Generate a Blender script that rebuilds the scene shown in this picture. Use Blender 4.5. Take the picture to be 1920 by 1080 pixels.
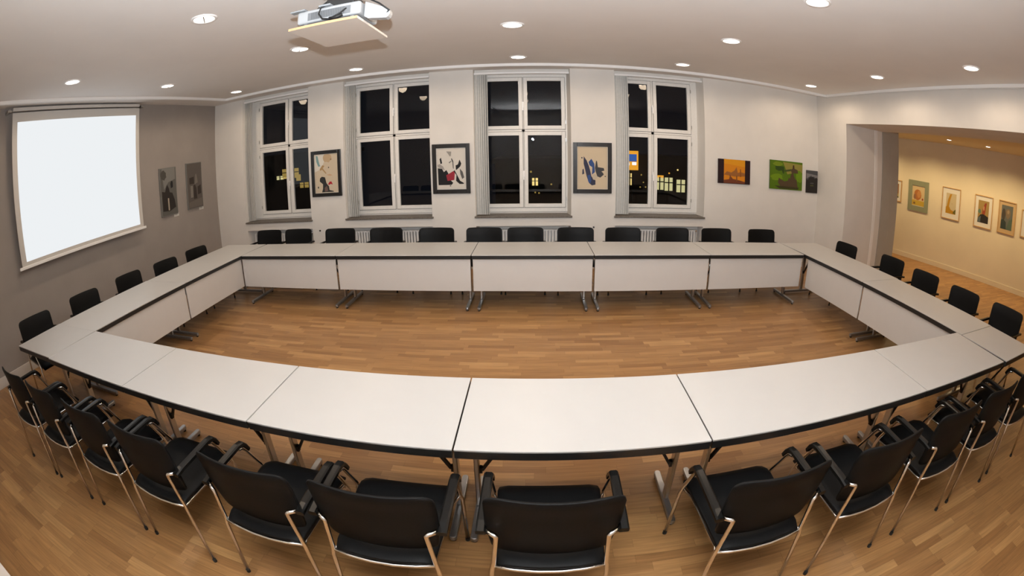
import bpy, bmesh, math, random
from mathutils import Vector, Matrix
from mathutils.geometry import tessellate_polygon
R = math.radians
random.seed(7)
sc = bpy.context.scene
for o in list(bpy.data.objects):
    bpy.data.objects.remove(o, do_unlink=True)
COL = sc.collection

# ------------------------------------------------------------------ camera (fish-eye lens)
cam = bpy.data.cameras.new('camera')
camo = bpy.data.objects.new('camera', cam)
COL.objects.link(camo)
sc.camera = camo
cam.type = 'PANO'
cam.panorama_type = 'FISHEYE_LENS_POLYNOMIAL'
cam.sensor_fit = 'HORIZONTAL'
cam.sensor_width = 36.0
cam.sensor_height = 36.0 * 9 / 16
cam.fisheye_fov = R(180)
for _i, _k in enumerate((0.0, -0.060997960843556534, 0.0005183600930012799,
                         -7.870840832071256e-05, 1.9574814819325794e-06)):
    setattr(cam, 'fisheye_polynomial_k%d' % _i, _k)
cam.shift_x = 0.008438
cam.shift_y = -0.05546
cam.clip_start = 0.02
cam.clip_end = 300
_p, _y, _r = -0.2316885, -0.0654282, -0.0171345
_cy, _sy, _cp, _sp, _cr, _sr = math.cos(_y), math.sin(_y), math.cos(_p), math.sin(_p), math.cos(_r), math.sin(_r)
_f = Vector((_sy * _cp, _cy * _cp, _sp))
_rt = Vector((_cy, -_sy, 0))
_u = _rt.cross(_f)
_r2 = _cr * _rt + _sr * _u
_u2 = -_sr * _rt + _cr * _u
camo.matrix_world = Matrix(((_r2.x, _u2.x, -_f.x, 0), (_r2.y, _u2.y, -_f.y, 0), (_r2.z, _u2.z, -_f.z, 2.04466), (0, 0, 0, 1)))

# ------------------------------------------------------------------ world, exposure, camera flash
world = bpy.data.worlds.new('night')
sc.world = world
world.use_nodes = True
world.node_tree.nodes['Background'].inputs[0].default_value = (0.05, 0.06, 0.09, 1)
world.node_tree.nodes['Background'].inputs[1].default_value = 0.06
sc.view_settings.view_transform = 'Standard'
sc.view_settings.look = 'None'
sc.view_settings.exposure = 0.06
sc.view_settings.gamma = 1.0
try:
    sc.view_settings.use_curve_mapping = False
except Exception:
    pass
try:
    sc.cycles.use_denoising = True
    sc.cycles.max_bounces = 8
    sc.cycles.diffuse_bounces = 5
    sc.cycles.glossy_bounces = 4
    sc.cycles.transparent_max_bounces = 12
    sc.cycles.sample_clamp_indirect = 6.0
    sc.cycles.caustics_reflective = False
    sc.cycles.caustics_refractive = False
except Exception:
    pass

DOWNLIGHT_W = 36.0
CORRIDOR_W = 62.0
WARM = (1.0, 0.785, 0.565)
CORR = (1.0, 0.74, 0.38)


def lamp(name, kind, loc, energy, color, radius=0.05, rot=None, spot=None, blend=0.5):
    l = bpy.data.lights.new(name, kind)
    l.energy = energy
    l.color = color
    l.shadow_soft_size = radius
    if spot:
        l.spot_size = R(spot)
        l.spot_blend = blend
    o = bpy.data.objects.new(name, l)
    COL.objects.link(o)
    o.location = loc
    if rot:
        o.rotation_euler = rot
    return o


# the photographer's flash on top of the camera, tipped towards the ceiling
lamp('camera_flash', 'SPOT', (0.0, -0.03, 2.27), 980.0, (0.91, 0.955, 1.0), 0.03, (R(90 + 46), 0, 0), 178, 1.0)
lamp('camera_flash_head', 'SPOT', (0.0, -0.05, 2.30), 45.0, (0.91, 0.955, 1.0), 0.04, (R(180), 0, 0), 125, 0.9)

# ------------------------------------------------------------------ materials
MATS = {}


def mat(name, color, rough=0.6, metal=0.0, spec=0.5, emit=None, estr=0.0):
    if name in MATS:
        return MATS[name]
    m = bpy.data.materials.new(name)
    m.use_nodes = True
    b = m.node_tree.nodes['Principled BSDF']
    b.inputs['Base Color'].default_value = (*color, 1)
    b.inputs['Roughness'].default_value = rough
    b.inputs['Metallic'].default_value = metal
    b.inputs['Specular IOR Level'].default_value = spec
    if emit:
        b.inputs['Emission Color'].default_value = (*emit, 1)
        b.inputs['Emission Strength'].default_value = estr
    MATS[name] = m
    return m


def noisy(name, color, amount=0.06, scale=8.0, rough=0.6, spec=0.3, metal=0.0, stretch=(1, 1, 1)):
    m = mat(name, color, rough, metal, spec)
    nt = m.node_tree
    b = nt.nodes['Principled BSDF']
    g = nt.nodes.new('ShaderNodeNewGeometry')
    mp = nt.nodes.new('ShaderNodeMapping')
    mp.inputs['Scale'].default_value = stretch
    n = nt.nodes.new('ShaderNodeTexNoise')
    n.inputs['Scale'].default_value = scale
    n.inputs['Detail'].default_value = 4
    r = nt.nodes.new('ShaderNodeValToRGB')
    r.color_ramp.elements[0].position = 0.3
    r.color_ramp.elements[1].position = 0.7
    r.color_ramp.elements[0].color = (*[max(0, c * (1 - amount)) for c in color], 1)
    r.color_ramp.elements[1].color = (*[min(1, c * (1 + amount)) for c in color], 1)
    nt.links.new(g.outputs['Position'], mp.inputs['Vector'])
    nt.links.new(mp.outputs['Vector'], n.inputs['Vector'])
    nt.links.new(n.outputs['Fac'], r.inputs['Fac'])
    nt.links.new(r.outputs['Color'], b.inputs['Base Color'])
    return m


def parquet():
    m = mat('oak_parquet', (0.4, 0.22, 0.09), 0.36, 0, 0.4)
    nt = m.node_tree
    N = nt.nodes.new
    L = nt.links.new
    b = nt.nodes['Principled BSDF']

    def math_(op, a, bb=None):
        n = N('ShaderNodeMath')
        n.operation = op
        for i, v in enumerate((a, bb)):
            if v is None:
                continue
            if isinstance(v, (int, float)):
                n.inputs[i].default_value = v
            else:
                L(v, n.inputs[i])
        return n.outputs[0]
    g = N('ShaderNodeNewGeometry')
    s = N('ShaderNodeSeparateXYZ')
    L(g.outputs['Position'], s.inputs[0])
    yr = math_('DIVIDE', s.outputs['Y'], 0.068)
    row = math_('FLOOR', yr)
    wn = N('ShaderNodeTexWhiteNoise')
    wn.noise_dimensions = '1D'
    L(row, wn.inputs['W'])
    xs = math_('ADD', math_('DIVIDE', s.outputs['X'], 0.48), math_('MULTIPLY', wn.outputs['Value'], 7.3))
    colm = math_('FLOOR', xs)
    c = N('ShaderNodeCombineXYZ')
    L(row, c.inputs[0])
    L(colm, c.inputs[1])
    wn2 = N('ShaderNodeTexWhiteNoise')
    wn2.noise_dimensions = '3D'
    L(c.outputs[0], wn2.inputs['Vector'])
    ramp = N('ShaderNodeValToRGB')
    e = ramp.color_ramp.elements
    e[0].position = 0.0
    e[0].color = (0.29, 0.142, 0.052, 1)
    e[1].position = 1.0
    e[1].color = (0.49, 0.275, 0.110, 1)
    for p_, c_ in ((0.25, (0.345, 0.176, 0.066, 1)), (0.75, (0.40, 0.211, 0.081, 1))):
        k = e.new(p_)
        k.color = c_
    L(wn2.outputs['Value'], ramp.inputs['Fac'])
    mp = N('ShaderNodeMapping')
    mp.inputs['Scale'].default_value = (2.2, 38, 1)
    L(g.outputs['Position'], mp.inputs['Vector'])
    off = N('ShaderNodeVectorMath')
    off.operation = 'ADD'
    L(mp.outputs['Vector'], off.inputs[0])
    L(wn2.outputs['Color'], off.inputs[1])
    ns = N('ShaderNodeTexNoise')
    ns.inputs['Scale'].default_value = 1.6
    ns.inputs['Detail'].default_value = 5
    L(off.outputs[0], ns.inputs['Vector'])
    gr = N('ShaderNodeMapRange')
    gr.inputs['From Min'].default_value = 0.3
    gr.inputs['From Max'].default_value = 0.7
    gr.inputs['To Min'].default_value = 0.80
    gr.inputs['To Max'].default_value = 1.14
    L(ns.outputs['Fac'], gr.inputs['Value'])
    # thin dark joints
    fy = math_('FRACT', yr)
    ey = math_('MINIMUM', fy, math_('SUBTRACT', 1.0, fy))
    fx = math_('FRACT', xs)
    ex = math_('MULTIPLY', math_('MINIMUM', fx, math_('SUBTRACT', 1.0, fx)), 7.0)
    ed = math_('MINIMUM', ey, ex)
    jr = N('ShaderNodeMapRange')
    jr.inputs['From Min'].default_value = 0.0
    jr.inputs['From Max'].default_value = 0.035
    jr.inputs['To Min'].default_value = 0.72
    jr.inputs['To Max'].default_value = 1.0
    L(ed, jr.inputs['Value'])
    fac = math_('MULTIPLY', gr.outputs['Result'], jr.outputs['Result'])
    mx = N('ShaderNodeVectorMath')
    mx.operation = 'SCALE'
    L(ramp.outputs['Color'], mx.inputs[0])
    L(fac, mx.inputs['Scale'])
    L(mx.outputs[0], b.inputs['Base Color'])
    return m


def emit_mat(name, color, strength):
    if name in MATS:
        return MATS[name]
    m = bpy.data.materials.new(name)
    m.use_nodes = True
    nt = m.node_tree
    nt.nodes.clear()
    e = nt.nodes.new('ShaderNodeEmission')
    e.inputs[0].default_value = (*color, 1)
    e.inputs[1].default_value = strength
    o = nt.nodes.new('ShaderNodeOutputMaterial')
    nt.links.new(e.outputs[0], o.inputs[0])
    MATS[name] = m
    return m


def glass():
    m = bpy.data.materials.new('window_glass')
    m.use_nodes = True
    nt = m.node_tree
    nt.nodes.clear()
    t = nt.nodes.new('ShaderNodeBsdfTransparent')
    t.inputs[0].default_value = (0.85, 0.88, 0.88, 1)
    g = nt.nodes.new('ShaderNodeBsdfGlossy')
    g.inputs['Roughness'].default_value = 0.0
    fr = nt.nodes.new('ShaderNodeFresnel')
    fr.inputs['IOR'].default_value = 1.5
    mx = nt.nodes.new('ShaderNodeMixShader')
    o = nt.nodes.new('ShaderNodeOutputMaterial')
    nt.links.new(fr.outputs[0], mx.inputs[0])
    nt.links.new(t.outputs[0], mx.inputs[1])
    nt.links.new(g.outputs[0], mx.inputs[2])
    nt.links.new(mx.outputs[0], o.inputs[0])
    return m


M_WALL = noisy('cream_wall_paint', (0.73, 0.70, 0.66), 0.025, 3.0, 0.85, 0.2)
M_GREY = noisy('taupe_wall_paint', (0.33, 0.295, 0.27), 0.04, 2.5, 0.85, 0.2)
M_CEIL = noisy('white_ceiling_paint', (0.84, 0.82, 0.80), 0.015, 2.0, 0.9, 0.15)
M_CORR = noisy('ochre_white_paint', (0.74, 0.66, 0.50), 0.03, 1.5, 0.85, 0.2)
M_TRIM = mat('white_gloss_paint', (0.90, 0.89, 0.88), 0.28)
M_FRAME = noisy('white_window_paint', (0.80, 0.78, 0.745), 0.03, 30, 0.45, 0.4)
M_BASE = mat('skirting_paint', (0.66, 0.63, 0.59), 0.5)
M_FLOOR = parquet()
M_GLASS = glass()
M_GAPSHADE = mat('grey_sash_gap_shade', (0.16, 0.15, 0.14), 0.7)  # grey that paints the dark gap around each sash
M_SILL = noisy('grey_brown_stone_sill', (0.155, 0.135, 0.115), 0.25, 40, 0.45)
M_TOP = noisy('white_laminate', (0.56, 0.55, 0.535), 0.01, 6, 0.38, 0.4)
M_PANEL = noisy('off_white_panel', (0.60, 0.585, 0.565), 0.01, 6, 0.5, 0.35)
M_EDGE = mat('black_table_edge', (0.012, 0.012, 0.012), 0.4)
M_BLACK = noisy('black_leather', (0.0065, 0.0065, 0.0066), 0.2, 160, 0.5, 0.13)
M_PAD = mat('black_arm_plastic', (0.006, 0.006, 0.0058), 0.26, 0, 0.22)
M_RUB = mat('black_rubber', (0.01, 0.01, 0.01), 0.6)
M_CHROME = mat('polished_chrome', (0.78, 0.76, 0.73), 0.14, 1.0)
M_ALU = mat('satin_aluminium', (0.55, 0.54, 0.52), 0.32, 1.0)
M_FOOT = mat('grey_foot_metal', (0.38, 0.385, 0.40), 0.3, 0.9)
M_DARKM = mat('dark_grey_steel', (0.06, 0.06, 0.06), 0.35, 0.6)
M_GREYP = mat('blue_grey_plastic', (0.30, 0.32, 0.34), 0.4)
M_BLIND = noisy('grey_blind_fabric', (0.56, 0.56, 0.54), 0.05, 25, 0.8, 0.2)
M_RAD = mat('radiator_enamel', (0.66, 0.66, 0.65), 0.35)
M_DOORP = noisy('grey_partition_panel', (0.40, 0.375, 0.33), 0.04, 3, 0.5, 0.3)
M_PROJ = mat('projector_white', (0.40, 0.41, 0.42), 0.4)
M_VENT = mat('projector_vent_grey', (0.10, 0.105, 0.11), 0.5)
M_BOARD = mat('cream_board', (0.72, 0.66, 0.60), 0.6)
M_WOODEDGE = mat('raw_board_edge', (0.62, 0.38, 0.20), 0.6)
M_SCRB = mat('matte_screen_border', (0.60, 0.575, 0.54), 0.8)
M_LAMP = emit_mat('lamp_glow', (1.0, 0.88, 0.76), 9.0)
M_SCREEN = emit_mat('projected_light', (0.95, 0.98, 1.0), 0.86)


# ------------------------------------------------------------------ mesh helpers
class MB:
    """collects shapes that belong to one part"""

    def __init__(self):
        self.bm = bmesh.new()

    def box(self, x0, x1, y0, y1, z0, z1, mi=0, rot=None, piv=None):
        vs = [self.bm.verts.new((x, y, z)) for z in (z0, z1) for y in (y0, y1) for x in (x0, x1)]
        if rot:
            P = Vector(piv or ((x0 + x1) / 2, (y0 + y1) / 2, (z0 + z1) / 2))
            for v in vs:
                v.co = P + rot @ (v.co - P)
        for q in ((0, 2, 3, 1), (4, 5, 7, 6), (0, 1, 5, 4), (2, 6, 7, 3), (0, 4, 6, 2), (1, 3, 7, 5)):
            f = self.bm.faces.new([vs[i] for i in q])
            f.material_index = mi
        return self

    def poly(self, pts, mi=0):
        f = self.bm.faces.new([self.bm.verts.new(p) for p in pts])
        f.material_index = mi
        return self

    def prism(self, pts, z0, z1, mi=0):
        """closed outline in x,y (counter-clockwise), extruded along z"""
        a = [self.bm.verts.new((x, y, z0)) for x, y in pts]
        b = [self.bm.verts.new((x, y, z1)) for x, y in pts]
        n = len(pts)
        fs = [self.bm.faces.new(a[::-1]), self.bm.faces.new(b)]
        for i in range(n):
            fs.append(self.bm.faces.new((a[i], a[(i + 1) % n], b[(i + 1) % n], b[i])))
        for f in fs:
            f.material_index = mi
        return self

    def sweep(self, path, prof, mi=0, up=Vector((0, 0, 1))):
        """closed profile [(a,b)..] swept along path, a = sideways, b = upwards"""
        P = [Vector(p) for p in path]
        rings = []
        n = len(P)
        side_prev = None
        for i in range(n):
            if i == 0:
                t = (P[1] - P[0]).normalized()
            elif i == n - 1:
                t = (P[-1] - P[-2]).normalized()
            else:
                t = ((P[i] - P[i - 1]).normalized() + (P[i + 1] - P[i]).normalized()).normalized()
            s = t.cross(up)
            if s.length < 0.05:
                s = side_prev if side_prev is not None else t.cross(Vector((1, 0, 0)))
            s = s - t * s.dot(t)
            s.normalize()
            if side_prev is not None and s.dot(side_prev) < 0:
                s = -s
            side_prev = s
            w = s.cross(t)
            k = 1.0
            if 0 < i < n - 1:
                cs = (P[i] - P[i - 1]).normalized().dot((P[i + 1] - P[i]).normalized())
                k = 1 / max(0.6, math.sqrt(max(0.0, (1 + cs) / 2)))
            rings.append([self.bm.verts.new(P[i] + s * a + w * b * k) for a, b in prof])
        m = len(prof)
        for i in range(n - 1):
            for j in range(m):
                f = self.bm.faces.new((rings[i][j], rings[i][(j + 1) % m], rings[i + 1][(j + 1) % m], rings[i + 1][j]))
                f.material_index = mi
        for rg in (rings[0][::-1], rings[-1]):
            f = self.bm.faces.new(rg)
            f.material_index = mi
        return self

    def tube(self, path, r, seg=8, mi=0, up=Vector((0, 0, 1))):
        return self.sweep(path, [(r * math.cos(2 * math.pi * k / seg), r * math.sin(2 * math.pi * k / seg)) for k in range(seg)], mi, up)

    def lathe(self, prof, seg=28, mi=0, center=(0, 0, 0)):
        """profile [(r,z)..] turned about z"""
        c = Vector(center)
        rings = []
        for r, z in prof:
            if r < 1e-6:
                rings.append([self.bm.verts.new(c + Vector((0, 0, z)))])
            else:
                rings.append([self.bm.verts.new(c + Vector((r * math.cos(2 * math.pi * k / seg), r * math.sin(2 * math.pi * k / seg), z))) for k in range(seg)])
        for a, b in zip(rings, rings[1:]):
            for k in range(seg):
                k2 = (k + 1) % seg
                if len(a) == 1 and len(b) == 1:
                    continue
                if len(a) == 1:
                    f = self.bm.faces.new((a[0], b[k2], b[k]))
                elif len(b) == 1:
                    f = self.bm.faces.new((a[k], a[k2], b[0]))
                else:
                    f = self.bm.faces.new((a[k], a[k2], b[k2], b[k]))
                f.material_index = mi
        return self

    def build(self, name, mats, parent=None, bevel=0.0, smooth=False, loc=None, segs=2, fix=True):
        if fix:
            bmesh.ops.recalc_face_normals(self.bm, faces=self.bm.faces)
        me = bpy.data.meshes.new(name)
        self.bm.to_mesh(me)
        self.bm.free()
        for m in (mats if isinstance(mats, (list, tuple)) else [mats]):
            me.materials.append(m)
        o = bpy.data.objects.new(name, me)
        COL.objects.link(o)
        if parent:
            o.parent = parent
        if loc:
            o.location = loc
        if smooth:
            for p in me.polygons:
                p.use_smooth = True
        if bevel:
            b = o.modifiers.new('bevel', 'BEVEL')
            b.width = bevel
            b.segments = segs
            b.limit_method = 'ANGLE'
            b.angle_limit = R(40)
            b.harden_normals = False
        return o


def tag(o, label=None, cat=None, group=None, kind=None):
    if label:
        o['label'] = label
    if cat:
        o['category'] = cat
    if group:
        o['group'] = group
    if kind:
        o['kind'] = kind
    return o


def thing(name, label, cat, loc=(0, 0, 0), rz=0.0, group=None):
    o = bpy.data.objects.new(name, None)
    o.empty_display_size = 0.1
    COL.objects.link(o)
    o.location = loc
    o.rotation_euler = (0, 0, rz)
    return tag(o, label, cat, group)


def kids(o):
    return [c for c in bpy.data.objects if c.parent == o]


def copy_tree(o, loc, rz, label):
    r = o.copy()
    COL.objects.link(r)
    r.location = loc
    r.rotation_euler = (0, 0, rz)
    r['label'] = label
    for ch in kids(o):
        c = ch.copy()
        COL.objects.link(c)
        c.parent = r
        for g in kids(ch):
            d = g.copy()
            COL.objects.link(d)
            d.parent = c
    return r


def struct(name, label, mb, mats, bevel=0.0, cat=None):
    o = mb.build(name, mats, bevel=bevel)
    return tag(o, label, cat or name.split('_')[0], kind='structure')


# ------------------------------------------------------------------ room shell
H = 3.342
YW = 7.704          # window wall
XL = -6.28          # grey screen wall
XR = 5.55           # wall with the wide opening
WIN = [(-5.503, -3.958), (-3.24, -1.684), (-0.95, 0.622), (1.358, 2.957)]
YF = 8.0            # plane of the window frames
SILL = 0.905
NICHE = 0.735
SPL = 0.06          # reveals splay inwards

# floor with the adjoining gallery
struct('floor', 'oak strip parquet floor running through the meeting room and the gallery beside it',
       MB().box(-6.6, 14.0, -1.6, 10.6, -0.12, 0.0), M_FLOOR)
struct('ceiling', 'smooth white ceiling of the meeting room with recessed downlights',
       MB().box(-6.6, 5.6, -1.6, 8.2, H, H + 0.15), M_CEIL)

w = MB()
xs = [XL - 0.3] + [v for p in WIN for v in p] + [XR + 1.05]
for i in range(0, len(xs), 2):
    a, b = xs[i], xs[i + 1]
    la = a if i == 0 else a - SPL
    rb = b if i == len(xs) - 2 else b + SPL
    w.prism([(a, YW), (b, YW), (rb, 8.15), (la, 8.15)], 0, H)
for a, b in WIN:
    w.box(a - SPL * 0, b, YW, 8.15, NICHE, SILL - 0.03)
    w.box(a, b, 7.92, 8.15, 0, NICHE)
    w.box(a - SPL, b + SPL, 8.02, 8.15, SILL - 0.03, 0.93)
    w.box(a, b, 7.80, 8.15, 3.29, H)
struct('wall_back', 'cream wall with four tall window openings and radiator niches below them', w, M_WALL)

struct('wall_left', 'taupe grey wall behind the projection screen', MB().box(XL - 0.25, XL, -1.6, 8.15, 0, H), M_GREY)
w = MB()
w.box(XR, 6.61, 6.70, YW + 0.1, 0, H)
w.box(XR, 6.61, -1.6, 6.70, 2.80, H)
struct('wall_right', 'cream wall with a wide opening into the yellow lit gallery', w, M_WALL)
w = MB()
w.box(XL, -1.7, -0.25, 0.03, 0, H)
w.box(1.7, XR + 1.06, -0.45, -0.18, 0, H)
w.box(-1.75, 1.75, -1.5, -1.3, 0, H)
w.box(-1.85, -1.7, -1.5, -0.25, 0, H)
w.box(1.7, 1.85, -1.5, -0.45, 0, H)
struct('wall_front', 'white wall behind the camera with an alcove', w, M_WALL)

# gallery next door
GA = Vector((9.525, 9.047, 0))
GD = Vector((0.31663, -0.94855, 0))
GN = Vector((0.94855, 0.31663, 0))


def gpt(s, off=0.0, z=0.0):
    p = GA + GD * s - GN * off
    return Vector((p.x, p.y, z))


w = MB()
a, b, c_, d_ = gpt(-1.2), gpt(11.5), gpt(11.5, -0.2), gpt(-1.2, -0.2)
w.prism([(a.x, a.y), (b.x, b.y), (c_.x, c_.y), (d_.x, d_.y)], 0, 3.05)
struct('gallery_wall', 'warm cream gallery wall hung with a row of small framed prints', w, M_CORR, cat='wall')
struct('gallery_end_wall', 'far end wall of the gallery behind the grey partition', MB().box(5.5, 9.6, 9.9, 10.1, 0, 3.05), M_CORR, cat='wall')
struct('gallery_near_wall', 'near end wall of the gallery', MB().box(6.6, 13.6, -1.75, -1.6, 0, 3.05), M_CORR, cat='wall')
struct('gallery_ceiling', 'lower cream ceiling of the gallery', MB().box(6.61, 14, -1.75, 10.1, 3.0, 3.12), M_CORR, cat='ceiling')
# skirting boards
bs = MB()
a, b, c_, d_ = gpt(-1.0, 0.02), gpt(11.3, 0.02), gpt(11.3, 0), gpt(-1.0, 0)
bs.prism([(a.x, a.y), (b.x, b.y), (c_.x, c_.y), (d_.x, d_.y)], 0, 0.11)
struct('gallery_baseboard', 'low cream skirting along the gallery wall', bs, M_CORR, cat='baseboard')
struct('baseboard_left', 'pale skirting along the taupe wall', MB().box(XL, XL + 0.018, 0.05, YW, 0, 0.13), M_BASE, 0.003)
struct('baseboard_front', 'pale skirting of the wall beside the camera', MB().box(XL, -1.7, 0.03, 0.05, 0, 0.10), M_BASE, 0.003)
b_ = MB()
for i in range(0, len(xs), 2):
    a0, a1 = max(xs[i], XL), min(xs[i + 1], XR)
    b_.box(a0, a1, YW - 0.016, YW, 0, 0.10)
struct('baseboard_back', 'pale skirting on the piers between the radiator niches', b_, M_BASE)


# white double rail under the ceiling
def rail(name, label, p, q):
    d = (Vector(q) - Vector(p)).normalized()
    n = Vector((-d.y, d.x, 0))
    m = MB()
    for o_ in (-0.028, 0.012):
        m.sweep([Vector(p) + n * o_, Vector(q) + n * o_], [(-0.011, -0.042), (0.011, -0.042), (0.011, 0.0), (-0.011, 0.0)])
    m.sweep([Vector(p), Vector(q)], [(-0.038, -0.006), (0.022, -0.006), (0.022, 0.0), (-0.038, 0.0)])
    return struct(name, label, m, M_TRIM)


rail('trim_1', 'white double ceiling rail in front of the windows', (-5.57, 7.18, H), (5.52, 7.32, H))
rail('trim_2', 'white double ceiling rail above the projection screen', (-5.98, 0.1, H), (-5.57, 7.18, H))
rail('trim_3', 'white double ceiling rail above the gallery opening', (5.52, 7.32, H), (5.50, -0.1, H))
struct('trim_4', 'pale vertical strip let into the side of the gallery opening',
       MB().box(6.37, 6.45, 6.692, 6.70, 0, 2.80), M_TRIM)

pt = thing('folding_partition', 'tall grey folding partition panel parked at the edge of the gallery opening', 'partition', (6.88, 6.72, 0))
MB().box(-0.26, 0.02, -0.03, 0.03, 0.01, 2.93).build('panel', M_DOORP, pt, 0.004)
MB().box(0.024, 0.28, -0.025, 0.035, 0.01, 2.93).build('panel', M_DOORP, pt, 0.004)
MB().box(-0.26, 0.28, -0.035, 0.04, 2.93, 3.0).build('top_track', M_DARKM, pt)


# ------------------------------------------------------------------ windows, blinds, sills, radiators
GL = [((-5.19, -4.62), (-4.465, -3.93)), ((-3.03, -2.46), (-2.308, -1.74)), ((-0.79, -0.227), (-0.08, 0.487)), ((1.44, 1.985), (2.15, 2.73))]
ORD = ['leftmost', 'second from left', 'third from left', 'rightmost']
for i, (a, b) in enumerate(WIN):
    (l0, l1), (r0, r1) = GL[i]
    fa, fb = a - SPL + 0.05, b + SPL - 0.05
    fa = min(fa, l0 - 0.09)
    fb = max(fb, r1 + 0.09)
    wn = tag(thing('window_%d' % (i + 1), '%s tall white four pane window, black with night' % ORD[i], 'window', ((a + b) / 2, YF, 0)), kind='structure')
    cx = (a + b) / 2
    f = MB()
    f.box(fa - cx, l0 - 0.06 - cx, 0, 0.07, 0.93, 3.29)
    f.box(r1 + 0.06 - cx, fb - cx, 0, 0.07, 0.93, 3.29)
    f.box(l0 - 0.06 - cx, r1 + 0.06 - cx, 0, 0.07, 3.225, 3.29)
    f.box(l0 - 0.06 - cx, r1 + 0.06 - cx, 0, 0.07, 0.93, 1.005)
    mid = (l1 + r0) / 2
    f.box(mid - 0.03 - cx, mid + 0.03 - cx, 0.0, 0.07, 1.005, 3.225)
    f.box(l0 - 0.06 - cx, r1 + 0.06 - cx, 0.0, 0.07, 2.275, 2.335)
    f.build('window_frame', M_FRAME, wn, 0.006)
    for (g0, g1, z0, z1) in ((l0, l1, 1.07, 2.225), (r0, r1, 1.07, 2.225), (l0, l1, 2.39, 3.165), (r0, r1, 2.39, 3.165)):
        s = MB()
        e = 0.062
        s.box(g0 - e - cx, g0 - cx, -0.015, 0.045, z0 - e, z1 + e)
        s.box(g1 - cx, g1 + e - cx, -0.015, 0.045, z0 - e, z1 + e)
        s.box(g0 - cx, g1 - cx, -0.015, 0.045, z0 - e, z0)
        s.box(g0 - cx, g1 - cx, -0.015, 0.045, z1, z1 + e)
        so = s.build('sash', M_FRAME, wn, 0.005)
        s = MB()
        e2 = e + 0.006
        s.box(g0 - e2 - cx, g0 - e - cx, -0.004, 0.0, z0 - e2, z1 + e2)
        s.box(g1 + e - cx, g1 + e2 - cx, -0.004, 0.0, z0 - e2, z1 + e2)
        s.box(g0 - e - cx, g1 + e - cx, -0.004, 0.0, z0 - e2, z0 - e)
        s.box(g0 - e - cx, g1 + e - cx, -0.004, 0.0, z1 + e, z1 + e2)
        s.build('gap_shade', M_GAPSHADE, so)  # thin dark strips added to draw the shaded gap between sash and frame
        pane = MB().poly([(g0 - cx, 0.02, z0), (g1 - cx, 0.02, z0), (g1 - cx, 0.02, z1), (g0 - cx, 0.02, z1)]).build('pane', M_GLASS, so)
    hd = MB()
    for zz in (1.58, 2.75):
        hd.box(mid - 0.012 - cx, mid + 0.012 - cx, -0.027, -0.012, zz - 0.05, zz + 0.05)
        hd.box(mid - 0.008 - cx, mid + 0.008 - cx, -0.05, -0.027, zz - 0.01, zz + 0.01)
        hd.box(mid - 0.010 - cx, mid + 0.010 - cx, -0.06, -0.045, zz - 0.10, zz + 0.012)
    hd.build('handle', M_TRIM, wn, 0.002)
    hg = MB()
    for (xx) in (l0 - 0.07, r1 + 0.07):
        for zz in (1.15, 2.15, 2.45, 3.1):
            hg.tube([(xx - cx, -0.02, zz - 0.03), (xx - cx, -0.02, zz + 0.03)], 0.007, 6, up=Vector((0, 1, 0)))
    hg.build('hinge', M_ALU, wn)

    # stone sill
    sl = MB()
    sl.prism([(a - 0.02, YW - 0.035), (b + 0.02, YW - 0.035), (b + 0.02, YW), (b, YW), (b + 0.04, YF + 0.02), (a - 0.04, YF + 0.02), (a, YW), (a - 0.02, YW)], SILL - 0.03, SILL)
    struct('trim_%d' % (5 + i), 'grey brown stone sill of the %s window' % ORD[i], sl, M_SILL, 0.006)

    # vertical blind folded to the left side
    bl = thing('vertical_blind', 'pale grey vertical blind drawn to the left side of the %s window' % ORD[i], 'blind', (a, YW + 0.05, 0), 0, 'vertical blinds at the windows')
    MB().box(0.01, b - a - 0.01, -0.02, 0.02, 3.255, 3.29).build('head_rail', M_TRIM, bl, 0.003)
    for k in range(6):
        x0 = 0.012 + 0.036 * k
        ang = R(58 - 5 * k)
        m = MB()
        dx, dy = 0.062 * math.sin(ang) * 0.62, 0.062 * math.cos(ang) * 0.55
        m.sweep([(x0 + 0.018, 0.01, 0.925), (x0 + 0.018, 0.01, 3.255)],
                [(-dx, -dy), (0, -dy * 0.2 - 0.004), (dx, dy), (dx - 0.001, dy + 0.002), (0, -dy * 0.2), (-dx - 0.001, -dy + 0.002)], up=Vector((0, 1, 0)))
        m.build('slat', M_BLIND, bl)

    # radiator in the niche
    rd = thing('radiator', 'white ribbed radiator in the niche under the %s window' % ORD[i], 'radiator', (cx, 7.83, 0), 0, 'radiators under the windows')
    hw = (b - a) / 2 - 0.14
    m = MB()
    nf = int(2 * hw / 0.05)
    for k in range(nf + 1):
        x = -hw + k * 2 * hw / nf
        m.box(x - 0.017, x + 0.017, -0.055, 0.055, 0.10, 0.655)
    m.build('rib', M_RAD, rd)['kind'] = 'stuff'
    MB().box(-hw - 0.02, hw + 0.02, -0.04, 0.04, 0.66 - 0.03, 0.66).box(-hw - 0.02, hw + 0.02, -0.03, 0.03, 0.12, 0.16).build('header_pipe', M_RAD, rd, 0.005)
    MB().tube([(hw + 0.02, 0, 0.64), (hw + 0.07, 0, 0.64)], 0.018, 8).tube([(hw + 0.07, 0, 0.62), (hw + 0.07, 0, 0.1)], 0.009, 8, up=Vector((0, 1, 0))).build('valve', M_CHROME, rd)
    for x in (-hw * 0.7, hw * 0.7):
        MB().box(x - 0.015, x + 0.015, 0.04, 0.088, 0.3, 0.5).build('bracket', M_RAD, rd)
        MB().box(x - 0.02, x + 0.02, -0.05, 0.05, 0.0, 0.10).build('foot', M_RAD, rd)

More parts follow.
